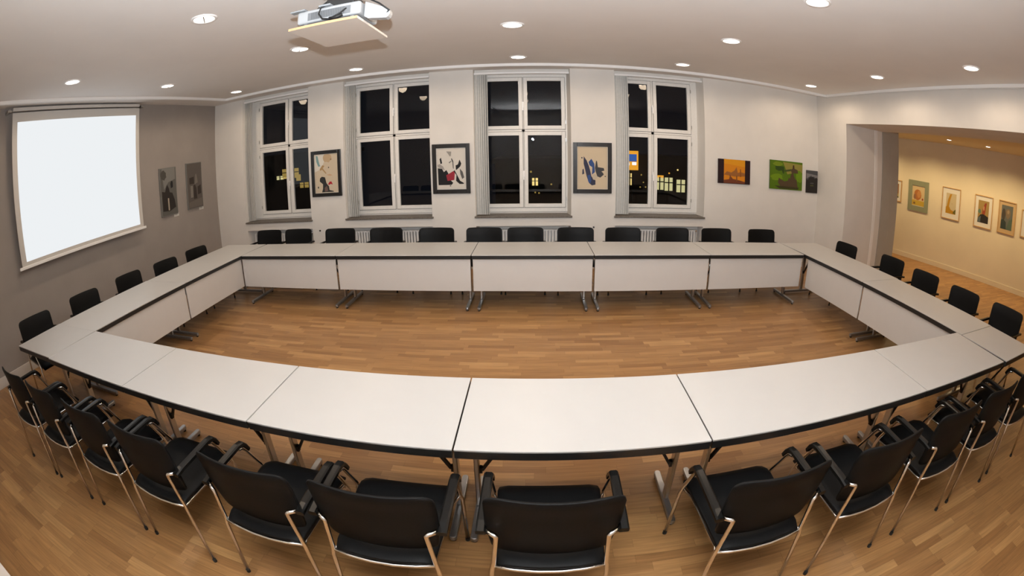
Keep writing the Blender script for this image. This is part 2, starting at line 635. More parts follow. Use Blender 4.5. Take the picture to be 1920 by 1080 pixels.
# small socket screws on the piers
for x, z in ((-3.80, 0.70), (1.00, 0.71)):
    k = MB().lathe([(0, 0.012), (0.014, 0.012), (0.016, 0.0), (0, 0)], 12).build('wall_stud', M_DARKM)
    k.location = (x, YW, z)
    k.rotation_euler = (R(90), 0, 0)
    tag(k, 'small dark round stud on the pier %s' % ('between the two left windows' if x < 0 else 'beside the rightmost window'), 'stud')


# ------------------------------------------------------------------ tables
def table(L, D, loc, rz, label, panel=None, legs=None, foot=None, gap=0.0042, group='white conference tables in a closed ring'):
    """inner (panel) side is local +y; panel = (x0,x1); legs = x positions"""
    t = thing('conference_table', label, 'table', loc, rz, group)
    g = gap
    MB().box(-L / 2 + g, L / 2 - g, -D / 2, D / 2, 0.731, 0.74).build('tabletop', M_TOP, t, 0.0015)
    MB().box(-L / 2 + g + .0005, L / 2 - g - .0005, -D / 2 + 0.0005, D / 2 - 0.0005, 0.686, 0.731).build('edge_band', M_EDGE, t, 0.004)
    if panel:
        MB().box(panel[0], panel[1], D / 2 - 0.045, D / 2 - 0.027, 0.27, 0.685).build('modesty_panel', M_PANEL, t, 0.002)
    for li, x in enumerate(legs if legs is not None else (-L / 2 + 0.075, L / 2 - 0.075)):
        s = 1 if x < 0 else -1
        lg = MB()
        lg.sweep([(x, 0, 0.055), (x, 0, 0.686)], [(-0.014, -0.026), (-0.008, -0.032), (0.008, -0.032), (0.014, -0.026), (0.014, 0.026), (0.008, 0.032), (-0.008, 0.032), (-0.014, 0.026)], up=Vector((0, 1, 0)))
        lo = lg.build('leg', M_ALU, t, smooth=False)
        ft = MB()
        f0, f1 = foot[li] if foot else (-D / 2 + 0.11, D / 2 - 0.02)
        zt = 0.05
        outl = []
        for k in range(9):
            q = math.pi * k / 8
            outl.append((0.021 * math.cos(q), f1 - 0.021 + 0.021 * math.sin(q)))
        for k in range(9):
            q = math.pi + math.pi * k / 8
            outl.append((0.021 * math.cos(q), f0 + 0.021 + 0.021 * math.sin(q)))
        ft.prism([(x + u, v) for u, v in outl], 0.016, zt)
        fo = ft.build('foot_bar', M_FOOT, lo, 0.006)
        for yy in (f0 + 0.03, f1 - 0.03):
            MB().lathe([(0, 0), (0.016, 0), (0.016, 0.017), (0, 0.017)], 12, center=(x, yy, 0)).build('glide', M_RUB, lo)
        br = MB()
        br.sweep([(x + s * 0.03, 0.0, 0.33), (x + s * 0.24, 0.0, 0.68)], [(-0.008, -0.012), (0.008, -0.012), (0.008, 0.012), (-0.008, 0.012)], up=Vector((0, 1, 0)))
        br.box(x - 0.022, x + 0.022, -0.16, 0.16, 0.674, 0.688)
        br.box(x + s * 0.21 - 0.02, x + s * 0.21 + 0.02, -0.02, 0.02, 0.66, 0.688)
        br.box(x + s * 0.01 - 0.02, x + s * 0.01 + 0.02, -0.016, 0.016, 0.31, 0.35)
        br.build('folding_bracket', M_RUB, lo)
    return t


FX = [-4.072, -2.714, -1.497, -0.358, 0.866, 2.619, 3.989]
BX = [-4.166, -2.558, -0.763, 0.740, 2.280, 3.846]
YFO, YFI, YBI, YBO = 1.718, 2.440, 5.570, 6.365
XLO, XLI, XRI, XRO = -4.975, -4.12, 3.92, 4.745
FRL = ['narrow looking white table of the near row beside the left corner piece',
       'white table of the near row, second from the left corner piece',
       'white table of the near row just left of the middle one, tapering to the left',
       'large white table in the middle of the near row, closest to the camera',
       'long white table of the near row just right of the middle one',
       'white table of the near row beside the right corner piece']
NEAR_LEGS = [(0.07, 0.13), (0.05, 0.175), (0.04, 0.062), (0.055, 0.04), (0.165, 0.13), (0.05, 0.09)]
for i in range(6):
    x0, x1 = FX[i], FX[i + 1]
    table(x1 - x0, YFI - YFO, ((x0 + x1) / 2, (YFI + YFO) / 2, 0), 0, FRL[i], (-(x1 - x0) / 2 + .015, (x1 - x0) / 2 - .015),
          (-(x1 - x0) / 2 + NEAR_LEGS[i][0], (x1 - x0) / 2 - NEAR_LEGS[i][1]), [(-(YFI - YFO) / 2 + (0.034 if (i, k) not in ((3, 1), (4, 0)) else 0.118), (YFI - YFO) / 2 - 0.085) for k in (0, 1)])
BKL = ['white table of the window row, leftmost, below the first window', 'white table of the window row below the second window',
       'white table in the middle of the window row, below the third window', 'white table of the window row below the fourth window',
       'white table of the window row, rightmost, below the orange painting']
for i in range(5):
    x0, x1 = BX[i], BX[i + 1]
    table(x1 - x0, YBO - YBI, ((x0 + x1) / 2, (YBI + YBO) / 2, 0), math.pi, BKL[i], (-(x1 - x0) / 2 + .015, (x1 - x0) / 2 + (.012 if i == 0 else -.015)))
def column(ys, labels, xin, xout, rz, split, side):
    for i, lb in enumerate(labels):
        y0, y1 = ys[i], ys[i + 1]
        Lg = y1 - y0
        ym = (y0 + y1) / 2
        xi, xo = xin(ym), xout(ym)
        e = math.atan((xin(ym + 1) - xin(ym)))
        pn = None if i == 0 else [-Lg / 2 + .015, Lg / 2 - .015]
        if i == 2:
            if side < 0:
                pn[0] = ym - split
            else:
                pn[1] = split - ym
        q = Lg / 2
        lg = [(0.0,), (-q + .075, q - .075), (-q + .22, q - .075) if side < 0 else (-q + .075, q - .22)][i]
        table(Lg, abs(xo - xi) - 0.006, ((xi + xo) / 2, ym, 0), rz - e, lb, pn, lg, None, 0.0008 if side < 0 and i < 2 else 0.0042)


column([1.718, 2.42, 4.15, 6.365], ['small white corner table at the near left end of the ring', 'white table on the left side below the projection screen',
                                    'white table at the far left corner beside the taupe wall'],
       lambda y: -4.088 - 0.027 * (y - 2.44), lambda y: -4.945 - 0.020 * (y - 2.44), -math.pi / 2, 5.596, -1)
column([1.718, 2.39, 4.20, 6.365], ['small white corner table at the near right end of the ring', 'white table on the right side facing the gallery opening',
                                    'white table at the far right corner below the green painting'],
       lambda y: 4.006 - 0.039 * (y - 2.44), lambda y: 4.775 - 0.028 * (y - 2.44), math.pi / 2, 5.55, 1)


# ------------------------------------------------------------------ chairs
def make_chair(label, loc, rz, group):
    """sits facing local +y, back of the shell near y = 0"""
    t = thing('conference_chair', label, 'chair', loc, rz, group)
    # seat cushion
    bm = MB()
    nx, ny = 10, 10
    top = [[None] * (nx + 1) for _ in range(ny + 1)]
    bot = [[None] * (nx + 1) for _ in range(ny + 1)]
    for j in range(ny + 1):
        v = j / ny
        y = -0.022 + 0.582 * v
        hw = 0.230 + 0.030 * v
        for i in range(nx + 1):
            u = -1 + 2 * i / nx
            ex = max(0.0, abs(u) - 0.8) / 0.2
            ey = max(0.0, abs(2 * v - 1) - 0.85) / 0.15
            x = u * hw * (1 - 0.02 * ey)
            yb = y - (0.022 * (1 - u * u)) * (1 - v)
            z = 0.462 - 0.012 * (1 - u * u) * (1 - (2 * v - 1) ** 2) - 0.014 * ex * ex - 0.016 * ey * ey - (0.02 * max(0, v - 0.8) / 0.2)
            top[j][i] = bm.bm.verts.new((x, yb, z))
            bot[j][i] = bm.bm.verts.new((x * 0.97, yb * 0.97 + 0.004, 0.416 - (0.012 * max(0, v - 0.8) / 0.2)))
    for j in range(ny):
        for i in range(nx):
            bm.bm.faces.new((top[j][i], top[j][i + 1], top[j + 1][i + 1], top[j + 1][i]))
            bm.bm.faces.new((bot[j][i], bot[j + 1][i], bot[j + 1][i + 1], bot[j][i + 1]))
    for i in range(nx):
        bm.bm.faces.new((top[0][i], bot[0][i], bot[0][i + 1], top[0][i + 1]))
        bm.bm.faces.new((top[ny][i], top[ny][i + 1], bot[ny][i + 1], bot[ny][i]))
    for j in range(ny):
        bm.bm.faces.new((top[j][0], top[j + 1][0], bot[j + 1][0], bot[j][0]))
        bm.bm.faces.new((top[j][nx], bot[j][nx], bot[j + 1][nx], top[j + 1][nx]))
    bm.build('seat', M_BLACK, t, 0.008, smooth=True)
    # curved back shell
    bm = MB()
    nz, nx = 18, 16
    z0, z1 = 0.485, 0.860
    fr = [[None] * (nx + 1) for _ in range(nz + 1)]
    bk = [[None] * (nx + 1) for _ in range(nz + 1)]
    for j in range(nz + 1):
        q = j / nz
        q = 0.5 - 0.5 * math.cos(math.pi * q)          # denser at the ends
        z = z0 + (z1 - z0) * q
        w0 = 0.243 + 0.024 * min(1.0, q / 0.5)
        rr = 0.05
        dz = z1 - z
        cut = rr - math.sqrt(max(0.0, rr * rr - (rr - dz) ** 2)) if dz < rr else 0.0
        dz2 = z - z0
        r2 = 0.03
        cut += r2 - math.sqrt(max(0.0, r2 * r2 - (r2 - dz2) ** 2)) if dz2 < r2 else 0.0
        hw = w0 - cut
        for i in range(nx + 1):
            u = math.sin(math.pi / 2 * (-1 + 2 * i / nx))
            x = u * hw
            yc = 0.042 * (x / 0.265) ** 2 - 0.030 + 0.050 * (1 - q) ** 1.6 - 0.012 * max(0, q - 0.75) / 0.25
            th = 0.0125 * min(1.0, 0.45 + 1.6 * (1 - abs(u)) ** 0.5) * min(1.0, 0.5 + 9 * min(1 - q, q + 0.02))
            fr[j][i] = bm.bm.verts.new((x, yc + th, z))
            bk[j][i] = bm.bm.verts.new((x, yc - th, z))
    for j in range(nz):
        for i in range(nx):
            bm.bm.faces.new((fr[j][i], fr[j + 1][i], fr[j + 1][i + 1], fr[j][i + 1]))
            bm.bm.faces.new((bk[j][i], bk[j][i + 1], bk[j + 1][i + 1], bk[j + 1][i]))
    for i in range(nx):
        bm.bm.faces.new((fr[0][i], fr[0][i + 1], bk[0][i + 1], bk[0][i]))
        bm.bm.faces.new((fr[nz][i], bk[nz][i], bk[nz][i + 1], fr[nz][i + 1]))
    for j in range(nz):
        bm.bm.faces.new((fr[j][0], bk[j][0], bk[j + 1][0], fr[j + 1][0]))
        bm.bm.faces.new((fr[j][nx], fr[j + 1][nx], bk[j + 1][nx], bk[j][nx]))
    bm.build('backrest', M_BLACK, t, smooth=True)
    for s in (-1, 1):
        # rear leg with the stub that carries the arm
        m = MB()
        m.tube([(s * 0.262, 0.004, 0.648), (s * 0.226, -0.022, 0.648), (s * 0.219, -0.024, 0.640), (s * 0.233, -0.020, 0.45), (s * 0.237, -0.021, 0.43), (s * 0.243, -0.026, 0.40), (s * 0.262, -0.052, 0.012)], 0.0115, 8, up=Vector((0, 1, 0)))
        lg = m.build('rear_leg', M_CHROME, t, smooth=True)
        MB().lathe([(0, 0), (0.0135, 0), (0.0135, 0.022), (0, 0.022)], 10, center=(s * 0.2625, -0.0527, 0)).build('foot_cap', M_RUB, lg)
        m = MB()
        m.tube([(s * 0.277, 0.335, 0.638), (s * 0.276, 0.372, 0.628), (s * 0.274, 0.392, 0.600), (s * 0.271, 0.475, 0.45), (s * 0.271, 0.487, 0.42), (s * 0.280, 0.492, 0.39), (s * 0.276, 0.535, 0.012)], 0.0115, 8, up=Vector((1, 0, 0)))
        lg = m.build('front_leg', M_CHROME, t, smooth=True)
        MB().lathe([(0, 0), (0.0135, 0), (0.0135, 0.022), (0, 0.022)], 10, center=(s * 0.276, 0.5355, 0)).build('foot_cap', M_RUB, lg)
        m = MB()
        m.sweep([(s * 0.280, -0.012, 0.650), (s * 0.280, 0.05, 0.657), (s * 0.280, 0.33, 0.660), (s * 0.280, 0.375, 0.652), (s * 0.279, 0.400, 0.625), (s * 0.278, 0.415, 0.595)],
                [(-0.021, -0.010), (-0.017, -0.013), (0.017, -0.013), (0.021, -0.010), (0.021, 0.007), (0.013, 0.013), (-0.013, 0.013), (-0.021, 0.007)])
        m.build('armrest', M_PAD, t, smooth=False)
        MB().tube([(s * 0.237, -0.018, 0.425), (s * 0.222, 0.03, 0.409), (s * 0.238, 0.42, 0.407), (s * 0.271, 0.487, 0.42)], 0.008, 8).build('side_rail', M_CHROME, t, smooth=True)
    MB().tube([(-0.237, -0.021, 0.425), (-0.15, -0.036, 0.421), (-0.05, -0.045, 0.419), (0.05, -0.045, 0.419), (0.15, -0.036, 0.421), (0.237, -0.021, 0.425)], 0.009, 8).build('rear_rail', M_CHROME, t, smooth=True)
    return t


NUM = ['first', 'second', 'third', 'fourth', 'fifth', 'sixth', 'seventh', 'eighth', 'ninth', 'tenth', 'eleventh', 'twelfth']
# near row: backs turned to the camera  (x, y, turn)
near = [(-3.925, 1.185, 0), (-3.315, 1.19, 0), (-2.63, 1.205, 0), (-2.0, 1.215, 0), (-1.235, 1.235, -1), (-0.618, 1.25, 0), (0.09, 1.275, 0), (1.06, 1.255, 1),
        (1.78, 1.255, 1), (2.53, 1.275, 0), (3.21, 1.29, 0), (3.91, 1.32, 0)]
NEARL = ['black armchair at the far left end of the near row, cut by the photo edge', 'black armchair with chrome legs, second from the left in the near row',
         'black armchair with chrome legs, third from the left in the near row', 'black armchair with chrome legs, fourth from the left in the near row',
         'black armchair of the near row turned slightly, second left of the central foreground chair', 'black armchair of the near row immediately left of the central foreground chair',
         'large black armchair seen square from behind at the bottom centre, closest to the camera', 'black armchair of the near row, first one right of the central foreground chair',
         'black armchair of the near row, second one right of the central foreground chair', 'black armchair of the near row, third one right of the central foreground chair',
         'black armchair of the near row, second from its right end', 'black armchair at the far right end of the near row']
proto = None
for (x, y, a), lb in zip(near, NEARL):
    if proto is None:
        proto = make_chair(lb, (x, y, 0), R(a), 'black armchairs around the table ring')
    else:
        copy_tree(proto, (x, y, 0), R(a), lb)
back = [(-4.485, 6.97, 0), (-3.872, 6.98, 0), (-3.05, 6.93, 0), (-2.246, 6.885, 0), (-1.442, 6.84, 0), (-0.726, 6.835, 0), (-0.115, 6.82, 0), (0.618, 6.80, 0), (1.32, 6.79, 0),
        (2.102, 6.81, 0), (2.858, 6.82, 0), (3.72, 6.82, 0)]
BACKL = ['black chair of the window row, leftmost, touching its neighbour', 'black chair of the window row, second from left, touching the leftmost one',
         'black chair of the window row below the framed print with the teal corner', 'black chair of the window row in front of the second radiator, left one',
         'black chair of the window row below the framed black and red print', 'black chair of the window row at the left edge of the third window',
         'black chair of the window row below the middle of the third window', 'black chair of the window row below the framed blue print',
         'black chair of the window row at the left edge of the rightmost window', 'black chair of the window row below the rightmost window',
         'black chair of the window row below the right edge of the rightmost window', 'black chair of the window row, rightmost, standing below the orange painting']
for (x, y, a), lb in zip(back, BACKL):
    copy_tree(proto, (x, y, 0), math.pi + R(a), lb)
left = [(-5.19, 5.60, -4), (-5.20, 4.80, -4), (-5.31, 4.03, -2), (-5.33, 3.12, -4), (-5.33, 2.20, -3)]
LEFTL = ['black chair at the left table side nearest the window corner', 'black chair at the left table side, second from the window corner',
         'black chair at the left table side, middle of five', 'black chair at the left table side, second from the near corner',
         'black chair at the left table side nearest the camera, before the taupe wall']
for (x, y, a), lb in zip(left, LEFTL):
    copy_tree(proto, (x, y, 0), -math.pi / 2 + R(a), lb)
right = [(4.93, 5.78, 6), (5.25, 4.86, 5), (5.22, 4.03, 5), (5.25, 3.22, 5), (5.38, 2.48, 4)]
RIGHTL = ['black chair at the right table side, farthest, before the cream opening reveal', 'black chair at the right table side before the grey partition panel',
          'black chair at the right table side, middle of five, before the gallery floor', 'black chair at the right table side, second from the near corner',
          'black chair at the right table side nearest the camera, cut by the photo edge']
for (x, y, a), lb in zip(right, RIGHTL):
    copy_tree(proto, (x, y, 0), math.pi / 2 + R(a), lb)


# ------------------------------------------------------------------ ceiling downlights
DX = [-4.934, -2.600, -0.182, 2.244, 4.698]
DY = [2.935, 4.805, 6.681]
CN = ['leftmost', 'second', 'middle', 'fourth', 'rightmost']
RN = ['near', 'middle', 'window side']


def make_downlight(label, loc, group):
    t = thing('ceiling_downlight', label, 'ceiling light', loc, 0, group)
    MB().lathe([(0.098, 0.0), (0.100, -0.010), (0.118, -0.012), (0.124, -0.006), (0.125, 0.0)], 32).build('trim_ring', M_TRIM, t, smooth=True)
    MB().lathe([(0.0, -0.004), (0.098, -0.004)], 32).build('lamp_lens', M_LAMP, t)
    MB().box(-0.006, 0.006, -0.085, 0.085, -0.012, -0.004, rot=Matrix.Rotation(R(35), 3, 'Z')).build('lamp_divider', M_ALU, t)
    return t


dl = None
for i, x in enumerate(DX):
    for j, y in enumerate(DY):
        lb = 'round recessed downlight, %s column, %s row of the meeting room ceiling' % (CN[i], RN[j])
        if dl is None:
            dl = make_downlight(lb, (x, y, H), 'round downlights in the meeting room ceiling')
        else:
            copy_tree(dl, (x, y, H), 0, lb)
        lamp('downlight_beam', 'SPOT', (x, y, H - 0.016), DOWNLIGHT_W, WARM, 0.09, (0, 0, 0), 176, 0.35)

gl = None
for k, (s, off, lb) in enumerate(((2.55, 1.26, 'small round spotlight in the gallery ceiling, nearer the grey partition'), (3.60, 1.35, 'small round spotlight in the gallery ceiling, nearer the photo edge'))):
    x, y = ((9.03, 6.53), (9.63, 5.62))[k]
    t = thing('gallery_downlight', lb, 'ceiling light', (x, y, 3.0), 0, 'spotlights in the gallery ceiling')
    MB().lathe([(0.066, 0.0), (0.068, -0.01), (0.085, -0.010), (0.09, 0.0)], 24).build('trim_ring', M_TRIM, t, smooth=True)
    MB().lathe([(0.0, -0.005), (0.066, -0.005)], 24).build('lamp_lens', M_LAMP, t)
for s in (-0.2, 1.3, 2.6, 3.7, 5.2, 7.0):
    p = gpt(s, 1.05, 2.95)
    lamp('gallery_beam', 'SPOT', p, CORRIDOR_W, CORR, 0.06, (0, 0, 0), 150, 0.7)


# ------------------------------------------------------------------ pictures
def picture(name, label, cat, pos, rz, w, h, frame, fw, depth, paper, mb, art, group=None, mats=None, extra=None):
    """local: x right, z up, wall at y=0, viewer on -y. art: list of (color, [(u,v)..]) inside the print area."""
    t = thing(name, label, cat, pos, rz, group)
    if frame:
        f = MB()
        f.box(-w / 2, -w / 2 + fw, -depth, 0, -h / 2, h / 2)
        f.box(w / 2 - fw, w / 2, -depth, 0, -h / 2, h / 2)
        f.box(-w / 2 + fw, w / 2 - fw, -depth, 0, -h / 2, -h / 2 + fw)
        f.box(-w / 2 + fw, w / 2 - fw, -depth, 0, h / 2 - fw, h / 2)
        f.build('frame', frame, t, 0.003)
        iw, ih = w - 2 * fw, h - 2 * fw
        MB().box(-iw / 2, iw / 2, -depth * 0.45, -0.002, -ih / 2, ih / 2).build('mount', paper, t)
        y = -depth * 0.45 - 0.0008
    else:
        iw, ih = w, h
        MB().box(-w / 2, w / 2, -depth, 0, -h / 2, h / 2).build('canvas', paper, t, 0.002)
        y = -depth - 0.0008
    pw, ph = iw - 2 * mb, ih - 2 * mb
    a = MB()
    used = []
    for k, (col, pts) in enumerate(art):
        mname = 'ink_%02d%02d%02d' % tuple(int(c * 99) for c in col)
        m = mat(mname, col, 0.6, 0, 0.2)
        if m not in used:
            used.append(m)
        co = [Vector((-pw / 2 + u * pw, y - 0.0005 * k, -ph / 2 + v * ph)) for u, v in pts]
        vs = [a.bm.verts.new(p) for p in co]
        for tri in tessellate_polygon([[Vector((p.x, p.z, 0)) for p in co]]):
            p0, p1, p2 = (co[q] for q in tri)
            if (p1 - p0).cross(p2 - p0).y > 0:
                tri = tri[::-1]
            if (p1 - p0).cross(p2 - p0).length < 1e-9:
                continue
            try:
                a.bm.faces.new([vs[q] for q in tri]).material_index = used.index(m)
            except ValueError:
                pass
    a.build('artwork', used, t, fix=False)
    return t


def blob(cx, cy, rx, ry, n=14, jit=0.18, seed=1):
    rn = random.Random(seed)
    return [(min(1, max(0, cx + rx * math.cos(2 * math.pi * k / n) * (1 + rn.uniform(-jit, jit)))), min(1, max(0, cy + ry * math.sin(2 * math.pi * k / n) * (1 + rn.uniform(-jit, jit))))) for k in range(n)]


FULL = [(0, 0), (1, 0), (1, 1), (0, 1)]
M_BFR = mat('black_picture_frame', (0.014, 0.013, 0.013), 0.25)
M_PAPER = mat('ivory_paper', (0.66, 0.60, 0.50), 0.6)
M_WPAPER = mat('white_paper', (0.70, 0.68, 0.63), 0.6)
INK = (0.012, 0.012, 0.013)
art1 = [((0.60, 0.50, 0.37), FULL),
        ((0.70, 0.66, 0.58), [(0, 0.55), (0.28, 0.62), (0.42, 0.80), (0.45, 1), (0, 1)]),
        ((0.20, 0.34, 0.35), [(0.06, 0.98), (0.14, 0.97), (0.22, 0.74), (0.26, 0.70), (0.16, 0.69), (0.08, 0.82)]),
        ((0.50, 0.36, 0.22), blob(0.58, 0.90, 0.19, 0.12, seed=3)),
        ((0.42, 0.27, 0.13), [(0.22, 0.62), (0.34, 0.72), (0.44, 0.70), (0.36, 0.64), (0.52, 0.50), (0.48, 0.49), (0.33, 0.60), (0.24, 0.58)]),
        ((0.55, 0.36, 0.22), [(0.5, 0.46), (0.66, 0.48), (0.78, 0.44), (0.66, 0.43)]),
        ((0.035, 0.036, 0.036), [(0.22, 0.38), (0.30, 0.42), (0.44, 0.40), (0.50, 0.24), (0.60, 0.16), (0.62, 0.06), (0.80, 0.03), (0.80, 0.01), (0.28, 0.01), (0.33, 0.10), (0.34, 0.22), (0.20, 0.30)]),
        ((0.16, 0.10, 0.085), [(0.40, 0.12), (0.52, 0.18), (0.56, 0.04), (0.42, 0.02)]),
        ((0.42, 0.02, 0.03), [(0.57, 0.22), (0.64, 0.28), (0.72, 0.28), (0.77, 0.20), (0.68, 0.22), (0.60, 0.19)]),
        ((0.06, 0.055, 0.05), blob(0.62, 0.65, 0.025, 0.02, 8)), ((0.06, 0.055, 0.05), blob(0.13, 0.14, 0.03, 0.03, 8)), ((0.06, 0.055, 0.05), blob(0.72, 0.86, 0.018, 0.015, 8))]
picture('framed_print', 'black framed abstract print with beige, teal and red shapes, leftmost of three', 'picture', (-3.595, YW, 1.725), 0, 0.60, 0.82, M_BFR, 0.062, 0.035, M_PAPER, 0.008, art1, 'black framed prints between the windows')
art2 = [((0.63, 0.59, 0.53), FULL),
        (INK, [(0.03, 0.52), (0.18, 0.50), (0.24, 0.42), (0.33, 0.47), (0.40, 0.38), (0.36, 0.30), (0.56, 0.15), (0.50, 0.10), (0.04, 0.10)]),
        (INK, [(0.10, 0.74), (0.15, 0.78), (0.19, 0.64), (0.13, 0.62)]),
        ((0.34, 0.31, 0.28), [(0.02, 0.60), (0.10, 0.62), (0.22, 0.56), (0.28, 0.46), (0.2, 0.49), (0.04, 0.54)]),
        ((0.30, 0.025, 0.04), [(0.32, 0.34), (0.60, 0.45), (0.63, 0.42), (0.60, 0.22), (0.36, 0.20)]),
        (INK, [(0.58, 0.44), (0.68, 0.34), (0.66, 0.20), (0.78, 0.12), (0.92, 0.12), (0.94, 0.14), (0.80, 0.2), (0.72, 0.32), (0.62, 0.46)]),
        (INK, [(0.66, 0.58), (0.74, 0.60), (0.80, 0.72), (0.86, 0.62), (0.82, 0.55), (0.74, 0.50), (0.67, 0.46)]),
        ((0.10, 0.095, 0.09), [(0.80, 0.50), (0.90, 0.42), (0.95, 0.28), (0.88, 0.24), (0.82, 0.36)]),
        ((0.30, 0.28, 0.25), [(0.34, 0.93), (0.52, 0.92), (0.50, 0.82), (0.47, 0.80)]),
        (INK, [(0.53, 0.76), (0.58, 0.68), (0.59, 0.50), (0.57, 0.50), (0.555, 0.66), (0.51, 0.74)]),
        ((0.2, 0.19, 0.17), [(0.42, 0.66), (0.52, 0.70), (0.52, 0.68), (0.44, 0.63)]),
        ((0.62, 0.58, 0.52), [(0, 0), (1, 0), (1, 0.10), (0, 0.10)]), (INK, blob(0.46, 0.075, 0.03, 0.012, 8))]
picture('framed_print', 'black framed ink print with black masses and a dark red patch, middle of three', 'picture', (-1.335, YW, 1.698), 0, 0.625, 0.82, M_BFR, 0.068, 0.035, M_WPAPER, 0.008, art2, 'black framed prints between the windows')
BL = (0.035, 0.075, 0.22)
DBL = (0.035, 0.038, 0.07)
art3 = [((0.58, 0.47, 0.33), FULL),
        (DBL, [(0.20, 0.78), (0.30, 0.68), (0.37, 0.56), (0.42, 0.44), (0.46, 0.30), (0.60, 0.20), (0.60, 0.10), (0.48, 0.08), (0.38, 0.14), (0.30, 0.30), (0.25, 0.46), (0.20, 0.60)]),
        (BL, [(0.33, 0.32), (0.42, 0.34), (0.46, 0.20), (0.42, 0.12), (0.35, 0.18)]),
        (BL, [(0.36, 0.64), (0.46, 0.72), (0.56, 0.60), (0.58, 0.40), (0.48, 0.34), (0.49, 0.52), (0.40, 0.56)]),
        ((0.05, 0.05, 0.055), [(0.62, 0.68), (0.65, 0.66), (0.68, 0.52), (0.88, 0.50), (0.90, 0.44), (0.80, 0.42), (0.86, 0.38), (0.88, 0.34), (0.76, 0.27), (0.66, 0.30), (0.60, 0.42), (0.58, 0.50)]),
        (DBL, [(0.16, 0.46), (0.20, 0.48), (0.22, 0.36), (0.15, 0.34)]), (DBL, blob(0.14, 0.74, 0.025, 0.02, 7)), ((0.05, 0.05, 0.055), blob(0.93, 0.30, 0.025, 0.014, 7)),
        ((0.50, 0.42, 0.32), blob(0.57, 0.29, 0.09, 0.07, seed=9))]
picture('framed_print', 'black framed abstract print with blue brush marks on beige, rightmost of three', 'picture', (0.968, YW, 1.69), 0, 0.635, 0.83, M_BFR, 0.066, 0.035, M_PAPER, 0.008, art3, 'black framed prints between the windows')

M_CANV = mat('dark_canvas_edge', (0.03, 0.018, 0.018), 0.6)
OR = (0.62, 0.22, 0.012)
art4 = [((0.022, 0.010, 0.012), FULL), (OR, [(0.17, 0.02), (0.83, 0.02), (0.83, 1), (0.17, 1)]),
        ((0.66, 0.28, 0.012), [(0.17, 0.82), (0.83, 0.72), (0.83, 1), (0.17, 1)]),
        ((0.30, 0.115, 0.03), [(0.17, 0.36), (0.26, 0.50), (0.40, 0.46), (0.5, 0.56), (0.56, 0.70), (0.60, 0.46), (0.68, 0.5), (0.83, 0.46), (0.83, 0.33), (0.5, 0.30)]),
        ((0.16, 0.045, 0.02), [(0.17, 0.02), (0.83, 0.02), (0.83, 0.10), (0.64, 0.16), (0.45, 0.20), (0.36, 0.34), (0.33, 0.18), (0.17, 0.14)]),
        ((0.18, 0.06, 0.02), [(0.345, 0.36), (0.375, 0.36), (0.385, 0.18), (0.35, 0.18)]), ((0.2, 0.07, 0.02), [(0.55, 0.34), (0.585, 0.34), (0.59, 0.1), (0.55, 0.1)]),
        ((0.25, 0.08, 0.015), [(0.67, 0.62), (0.70, 0.62), (0.71, 0.3), (0.67, 0.3)])]
picture('canvas_painting', 'unframed orange painting of misty shapes with black side bands', 'painting', (3.54, YW, 1.724), 0, 0.665, 0.425, None, 0, 0.03, M_CANV, 0.0, art4, 'unframed paintings on the cream wall')
GR = (0.085, 0.16, 0.008)
art5 = [(GR, FULL), ((0.26, 0.23, 0.05), [(0.38, 0.96), (1, 0.92), (1, 0.62), (0.86, 0.70), (0.72, 0.60), (0.52, 0.54), (0.46, 0.74)]),
        ((0.14, 0.24, 0.01), blob(0.20, 0.42, 0.18, 0.12, seed=21)), ((0.14, 0.25, 0.01), blob(0.90, 0.50, 0.10, 0.22, seed=22)), ((0.16, 0.23, 0.015), blob(0.22, 0.88, 0.14, 0.08, seed=23)),
        ((0.035, 0.07, 0.012), [(0.15, 0.80), (0.42, 0.80), (0.42, 0.55), (0.38, 0.56), (0.35, 0.66), (0.26, 0.64), (0.16, 0.68)]),
        ((0.06, 0.08, 0.02), [(0.42, 0.68), (0.58, 0.72), (0.64, 0.74), (0.62, 0.66), (0.44, 0.62)]),
        ((0.085, 0.055, 0.028), [(0.62, 0.70), (0.70, 0.78), (0.74, 0.76), (0.84, 0.72), (0.86, 0.60), (0.70, 0.60), (0.74, 0.46), (0.76, 0.40), (0.82, 0.36), (0.84, 0.18), (0.86, 0.10), (0.32, 0.10), (0.24, 0.22), (0.26, 0.40), (0.34, 0.34), (0.44, 0.28), (0.54, 0.32), (0.56, 0.42), (0.62, 0.40), (0.62, 0.50), (0.66, 0.60)]),
        ((0.07, 0.04, 0.02), [(0.69, 0.88), (0.73, 0.88), (0.74, 0.76), (0.68, 0.76)]), ((0.05, 0.045, 0.015), [(0.14, 0.12), (0.9, 0.10), (0.86, 0.03), (0.3, 0.03)])]
picture('canvas_painting', 'bright green painting with brown silhouettes, unframed', 'painting', (4.715, YW, 1.735), 0, 0.79, 0.53, None, 0, 0.03, mat('green_canvas_edge', (0.06, 0.10, 0.012), 0.6), 0.0, art5, 'unframed paintings on the cream wall')
art6 = [((0.075, 0.075, 0.08), FULL), ((0.20, 0.19, 0.19), [(0, 0.62), (0.2, 0.7), (0.42, 0.78), (0.52, 0.72), (0.66, 0.74), (0.85, 0.66), (1, 0.62), (1, 0.80), (0, 0.86)]),
        ((0.028, 0.024, 0.022), [(0, 0), (1, 0), (1, 0.66), (0.88, 0.70), (0.72, 0.64), (0.56, 0.74), (0.48, 0.70), (0.36, 0.72), (0.22, 0.66), (0.12, 0.56), (0, 0.60)]),
        ((0.10, 0.095, 0.085), [(0.34, 0.45), (0.62, 0.46), (0.66, 0.42), (0.32, 0.41)]), ((0.075, 0.07, 0.03), [(0.34, 0.36), (0.6, 0.38), (0.66, 0.30), (0.34, 0.29)])]
